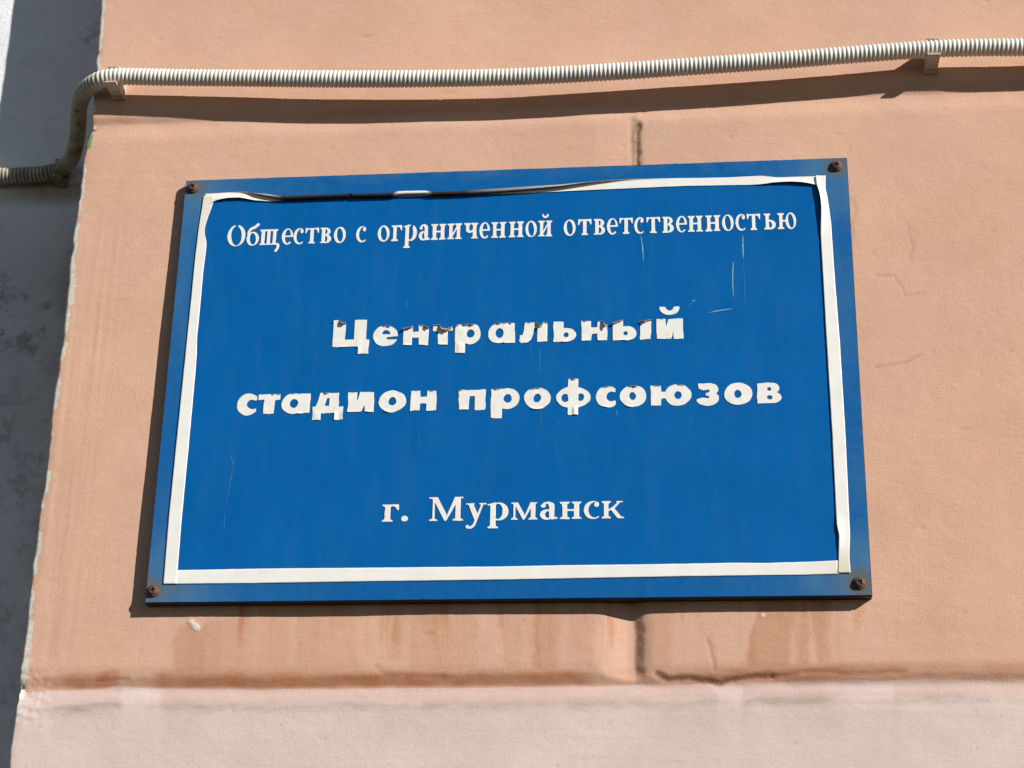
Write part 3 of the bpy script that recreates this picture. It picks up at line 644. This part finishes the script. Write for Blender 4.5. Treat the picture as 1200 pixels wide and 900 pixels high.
BOLD = {
 'Ц': (187, lambda g: U(g.rect(0, 0, 64, 135), g.rect(106, 0, 170, 135), g.rect(0, 0, 172, 38), g.rect(130, -36, 187, 36))),
 'е': (130, lambda g: D(g.ell(65, 50, 65, 52), I(g.ell(66, 60, 21, 20), g.rect(0, 58, 130, 110)), g.poly([(66, 44), (140, 44), (140, 35), (74, 33)]))),
 'н': (130, lambda g: U(g.rect(0, 0, 50, 100), g.rect(80, 0, 130, 100), g.rect(30, 36, 100, 68))),
 'т': (108, lambda g: U(g.rect(0, 68, 108, 100), g.rect(27, 0, 81, 100))),
 'р': (136, lambda g: U(g.rect(0, -44, 56, 100), I(D(g.ell(78, 50, 58, 52), g.ell(80, 51, 18, 19)), g.rect(30, -20, 150, 120)))),
 'а': (139, lambda g: D(U(g.ell(58, 50, 58, 52), g.rect(84, 0, 139, 100)), g.ell(60, 50, 19, 21))),
 'л': (146, lambda g: U(g.rect(92, 0, 146, 100), g.rect(36, 68, 146, 100), g.poly([(30, 100), (82, 100), (76, 44), (64, 14), (40, 0), (14, -2), (0, 4), (2, 40), (18, 38), (26, 56)]))),
 'ь': (120, lambda g: D(U(g.rect(0, 0, 53, 100), g.ell(64, 34, 56, 35)), g.ell(64, 33, 11, 10))),
 'ы': (196, lambda g: U(D(U(g.rect(0, 0, 53, 100), g.ell(66, 34, 56, 35)), g.ell(66, 33, 11, 10)), g.rect(138, 0, 196, 100))),
 'и': (136, lambda g: U(g.rect(0, 0, 49, 100), g.rect(87, 0, 136, 100), g.poly([(32, 0), (76, 0), (104, 100), (60, 100)]))),
 'й': (136, lambda g: U(g.rect(0, 0, 49, 100), g.rect(87, 0, 136, 100), g.poly([(32, 0), (76, 0), (104, 100), (60, 100)]), D(I(g.ell(68, 158, 50, 42), g.rect(0, 110, 140, 158)), g.ell(68, 162, 20, 20)))),
 'с': (103, lambda g: I(D(g.ell(60, 50, 60, 54), g.ell(80, 50, 26, 22), g.poly([(84, 66), (120, 74), (120, 26), (84, 34)])), g.rect(-4, -9, 103, 109))),
 'д': (158, lambda g: D(g.poly([(36, 100), (134, 100), (134, 32), (158, 32), (158, -34), (114, -34), (114, 0), (44, 0), (44, -34), (0, -34), (0, 32), (14, 32), (28, 60)]), g.poly([(72, 72), (84, 72), (84, 34), (60, 34)]))),
 'о': (139, lambda g: D(g.ell(69.5, 50, 69.5, 54), g.ell(69.5, 50, 18, 19))),
 'п': (136, lambda g: D(g.rect(0, 0, 136, 100), g.rect(54, -9, 82, 66))),
 'ф': (178, lambda g: U(D(g.ell(89, 50, 89, 52), g.ell(50, 50, 17, 18), g.ell(128, 50, 17, 18)), g.rect(62, -34, 116, 142))),
 'ю': (208, lambda g: D(U(g.rect(0, 0, 56, 100), g.rect(50, 34, 90, 68), g.ell(140, 50, 68, 53)), g.ell(140, 50, 18, 18))),
 'з': (116, lambda g: D(U(g.ell(58, 74, 52, 30), g.ell(56, 30, 60, 34), g.rect(8, 78, 60, 102)), g.poly([(-12, 92), (8, 78), (32, 66), (62, 72), (62, 62), (44, 58), (44, 44), (62, 42), (62, 32), (30, 36), (6, 30), (-12, 20)]))),
 'в': (126, lambda g: D(U(g.rect(0, 0, 66, 100), g.ell(66, 74, 50, 27), g.ell(68, 29, 58, 30)), g.ell(62, 70, 10, 8), g.ell(63, 30, 12, 9))),
}
def fill_grid(g, F):
    """marching squares: filled polygons where F<0, shared vertices"""
    vid = {}; V = []; faces = []
    ny, nx = F.shape; ins = F < 0
    def vert(k, x, y):
        if k not in vid: vid[k] = len(V); V.append((x, y))
        return vid[k]
    cnt = ins[:-1, :-1].astype(int)+ins[1:, :-1]+ins[:-1, 1:]+ins[1:, 1:]
    for j, i in zip(*np.nonzero(cnt)):
        cs = ((j, i), (j, i+1), (j+1, i+1), (j+1, i)); f = []
        for a in range(4):
            p, q = cs[a], cs[(a+1) % 4]
            if ins[p]: f.append(vert(p, g.xs[p[1]], g.ys[p[0]]))
            if ins[p] != ins[q]:
                lo, hi = (p, q) if p < q else (q, p); t = F[lo]/(F[lo]-F[hi]); t = min(max(t, .02), .98)
                f.append(vert((lo, hi), g.xs[lo[1]]*(1-t)+g.xs[hi[1]]*t, g.ys[lo[0]]*(1-t)+g.ys[hi[0]]*t))
        if len(f) > 2: faces.append(f)
    return np.array(V), faces
cache = {}
LET = [0]
def letter(font, ch, px0, px1, zb, unit, wob=0.0, curl=0.0, notch=None):
    """one letter; px0..px1 its extent in the photograph, zb baseline, unit = metres per design unit (x-height/100)"""
    LET[0] += 1; seed = LET[0]; wdt, fn = font[ch]
    st = 2.4 if font is BOLD else 3.0
    g = G(-8, wdt+8, -54, 178, st)
    F = fn(g)
    if wob: F = F+wob*fbm(g.X/44.0, g.Y/44.0, 2, seed*5)+wob*.3
    if notch: F = D(F, g.rect(*notch))
    V, faces = fill_grid(g, F)
    x0 = un(px0, 0, -.0105); zc = zb
    # x positions measured on the letter's own line
    def xat(px):
        lo, hi = -.4, .4
        for _ in range(40):
            m = (lo+hi)/2
            if topx(m, -.0105, zb+50*unit)[0] < px: lo = m
            else: hi = m
        return lo
    xa, xb = xat(px0), xat(px1); ux = (xb-xa)/wdt
    X = xa+V[:, 0]*ux; Z = zb+V[:, 1]*unit; off = BASE*.7+0*X; gr = 0*X; ye = 0*X+.05
    if curl:
        # the shrunken vinyl has come away at the top edges: fold line per column from the local top of the glyph
        capy = 135 if ch == 'Ц' else (142 if ch == 'ф' else 104)
        a = np.clip(curl*(.70+1.0*fbm(V[:, 0]/30.0, V[:, 0]*0, 2, seed*7)), 0, None)
        body = V[:, 1] < 112 if ch == 'й' else np.ones(len(V), bool)
        fold = capy-a; s = np.where(body, np.maximum(V[:, 1]-fold, 0), 0)*unit
        rz, ro, _ = roll(s, .0017); Z = np.where(s > 0, zb+fold*unit+rz, Z); off = off+ro; gr = sstep(.0002, .0014, s)*.9  # rolled top edge gets the browner tone
        # corners at the foot lift slightly
        low = sstep(14, -8, V[:, 1])*np.clip(fbm(V[:, 0]/40.0, V[:, 0]*0, 2, seed*11), 0, 1); off = off+low*.0012
        sd = np.clip(fbm(V[:, 0]/45.0, V[:, 1]/45.0, 2, seed*13), 0, 1)*.0002; off = off+sd
    P = LV(X, off, Z)
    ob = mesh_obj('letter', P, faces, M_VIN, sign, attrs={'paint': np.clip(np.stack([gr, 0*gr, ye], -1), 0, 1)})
    add_thickness(ob, .00035 if font is BOLD else .0003)
def line(font, chars, xs, bl, xh, **kw):
    zs = [sp(*p)[1] for p in bl]; zb = sum(zs)/len(zs)
    xm = (bl[0][0]+bl[-1][0])/2; ym = (bl[0][1]+bl[-1][1])/2
    unit = (sp(xm, ym-xh)[1]-sp(xm, ym)[1])/100.0
    for i, (c, (a, b)) in enumerate(zip(chars, xs)):
        k = dict(kw)
        if 'per' in k: k.update(k.pop('per').get(i, {}))
        letter(font, c, a, b, zb, unit, **k)
line(SERIF, 'Обществосограниченнойответственностью',
     [(266, 287), (288.8, 303.2), (304.2, 327.4), (330, 342.4), (343.6, 355), (357, 373.4), (375, 388), (391, 405), (417, 428.4), (442.4, 456.4), (458.4, 471), (472.5, 488.4), (490.6, 503.2), (505, 522.4), (524, 541), (543.6, 560), (561.6, 573.2), (575.4, 593), (596, 613.6), (615.4, 629), (630.6, 647),
      (660.4, 674.4), (677, 693), (695.6, 709), (711, 723.2), (725.4, 741.6), (743, 754), (757, 773.6), (776, 789.4), (792, 804.2), (806, 823.4), (826.4, 844), (846, 859.6), (861.6, 873), (875, 891), (895, 909), (911, 933)],
     [(266, 287.6), (933, 268.6)], 18.6, wob=.8, per={0: dict(notch=(46, 116, 62, 150)), 11: dict(notch=(46, 84, 60, 110))})
line(BOLD, 'Центральный', [(390, 433), (437, 467), (472, 502), (507, 530.5), (533, 564), (571.6, 603.6), (608, 641.6), (648.4, 676), (681.4, 711.6), (718, 763), (769, 800.4)],
     [(390, 406.4), (800, 398.2)], 23.8, wob=3.4, curl=25,
     per={5: dict(curl=12), 7: dict(curl=13), 10: dict(curl=9)})
line(BOLD, 'стадионпрофсоюзов', [(277.4, 301), (302, 328.6), (330, 364), (366.6, 403), (407.4, 438.6), (444, 476), (481, 511.8), (537.6, 569), (575, 609), (613.6, 645.6), (651, 692), (698, 721.6), (725.6, 757), (762, 810), (816.4, 843), (848, 881.4), (887, 916)],
     [(277, 486.8), (916, 473)], 24.2, wob=3.6, curl=13, per={0: dict(curl=0), 3: dict(curl=14), 4: dict(curl=4), 5: dict(curl=13), 7: dict(curl=17), 8: dict(curl=15), 10: dict(curl=12), 13: dict(curl=14), 14: dict(curl=0), 15: dict(curl=3), 16: dict(curl=0)})
line(SERIF, 'г.Мурманск', [(448, 468), (470.5, 478.5), (502, 543.3), (546, 570.5), (571, 596), (598.5, 630), (632.7, 653), (656, 681.5), (684, 702), (705, 731.4)],
     [(448, 612.7), (731, 607.8)], 20.4, wob=.6)

# ---- screws: washer head with a cross recess
def build_screw(i, x, z):
    nr, na = 30, 64; r = np.linspace(0, .0057, nr); a = np.linspace(0, 2*np.pi, na, endpoint=False)
    Rm, A = np.meshgrid(r, a, indexing='ij'); xx, zz = Rm*np.cos(A), Rm*np.sin(A)
    h = np.where(Rm < .0038, .0016+.0026*np.sqrt(np.clip(1-(Rm/.0042)**2, 0, 1)), np.interp(Rm, [.0038, .0039, .0048, .0054, .0057], [.0026, .0017, .0015, .0009, -.0004]))
    th = .5+i*.9; u = np.abs(xx*math.cos(th)+zz*math.sin(th)); v = np.abs(-xx*math.sin(th)+zz*math.cos(th))
    cross = np.maximum(sstep(.00085, .0005, u)*sstep(.0024, .0019, v), sstep(.00085, .0005, v)*sstep(.0024, .0019, u))
    h = h-.0020*cross+.00012*fbm(xx*900, zz*900, 3, 400+i)
    V = LV(x+xx, .0006+h, z+zz).reshape(-1, 3)
    idx = np.arange(nr*na).reshape(nr, na); nx_ = np.roll(idx, -1, 1)
    F = np.stack([idx[:-1], idx[1:], nx_[1:], nx_[:-1]], -1).reshape(-1, 4).tolist()
    mesh_obj('screw', V, F, M_RUST, sign)
for i, (x, z) in enumerate(SCREWS): build_screw(i, x, z)

# ---- scratches in the blue film
def scratch(pts, wmm, m):
    P = np.array([sp(*p) for p in curve(pts, 8)]); n = len(P)
    T = np.gradient(P, axis=0); T /= np.linalg.norm(T, axis=1)[:, None]; Nn = np.stack([-T[:, 1], T[:, 0]], -1)
    wv = wmm*.0005*np.sin(np.linspace(.12, math.pi-.12, n))**.6*(1+.5*np.array(fbm(np.arange(n)*.9, np.arange(n)*0.0, 2, int(pts[0][0]))))
    A = P+Nn*wv[:, None]; B = P-Nn*wv[:, None]
    V = np.concatenate([LV(A[:, 0], .00055, A[:, 1]), LV(B[:, 0], .00055, B[:, 1])])
    mesh_obj('scratch', V, [[i, i+1, n+i+1, n+i] for i in range(n-1)], m, sign, smooth=False)
for pts, wmm, k in [([(748, 246), (749.5, 256), (751.5, 270)], .45, 1), ([(751, 276), (753, 290), (754, 306)], .8, 0), ([(870.4, 276), (870.6, 288), (871, 302)], 1.1, 0), ([(871, 302), (872, 330), (874, 378)], .5, 1),
                    ([(859.5, 306), (858.6, 325), (859.5, 348)], .9, 0), ([(830.5, 366.5), (845, 363.5), (858, 362)], .8, 0), ([(275, 537), (273, 550), (269, 572), (264, 598)], .7, 1), ([(270, 534), (274, 546)], .7, 1), ([(263.5, 603), (263, 622)], .6, 1),
                    ([(806, 362), (813, 350)], .5, 1), ([(632, 406), (632.6, 418), (631.6, 440)], .7, 1), ([(621.5, 404), (622, 416)], .5, 1), ([(633.5, 444), (633, 470), (634, 505)], .4, 1), ([(476.4, 351), (476.6, 362)], .6, 1), ([(695.5, 368), (696, 374)], .6, 1),
                    ([(722.5, 480), (722.8, 488)], .9, 1), ([(653, 494), (654, 498)], .9, 1), ([(490, 500), (492, 530)], .4, 1), ([(812, 353), (814.5, 352)], 1.0, 0)]:
    scratch(pts, wmm, M_SCR2 if k else M_SCR)
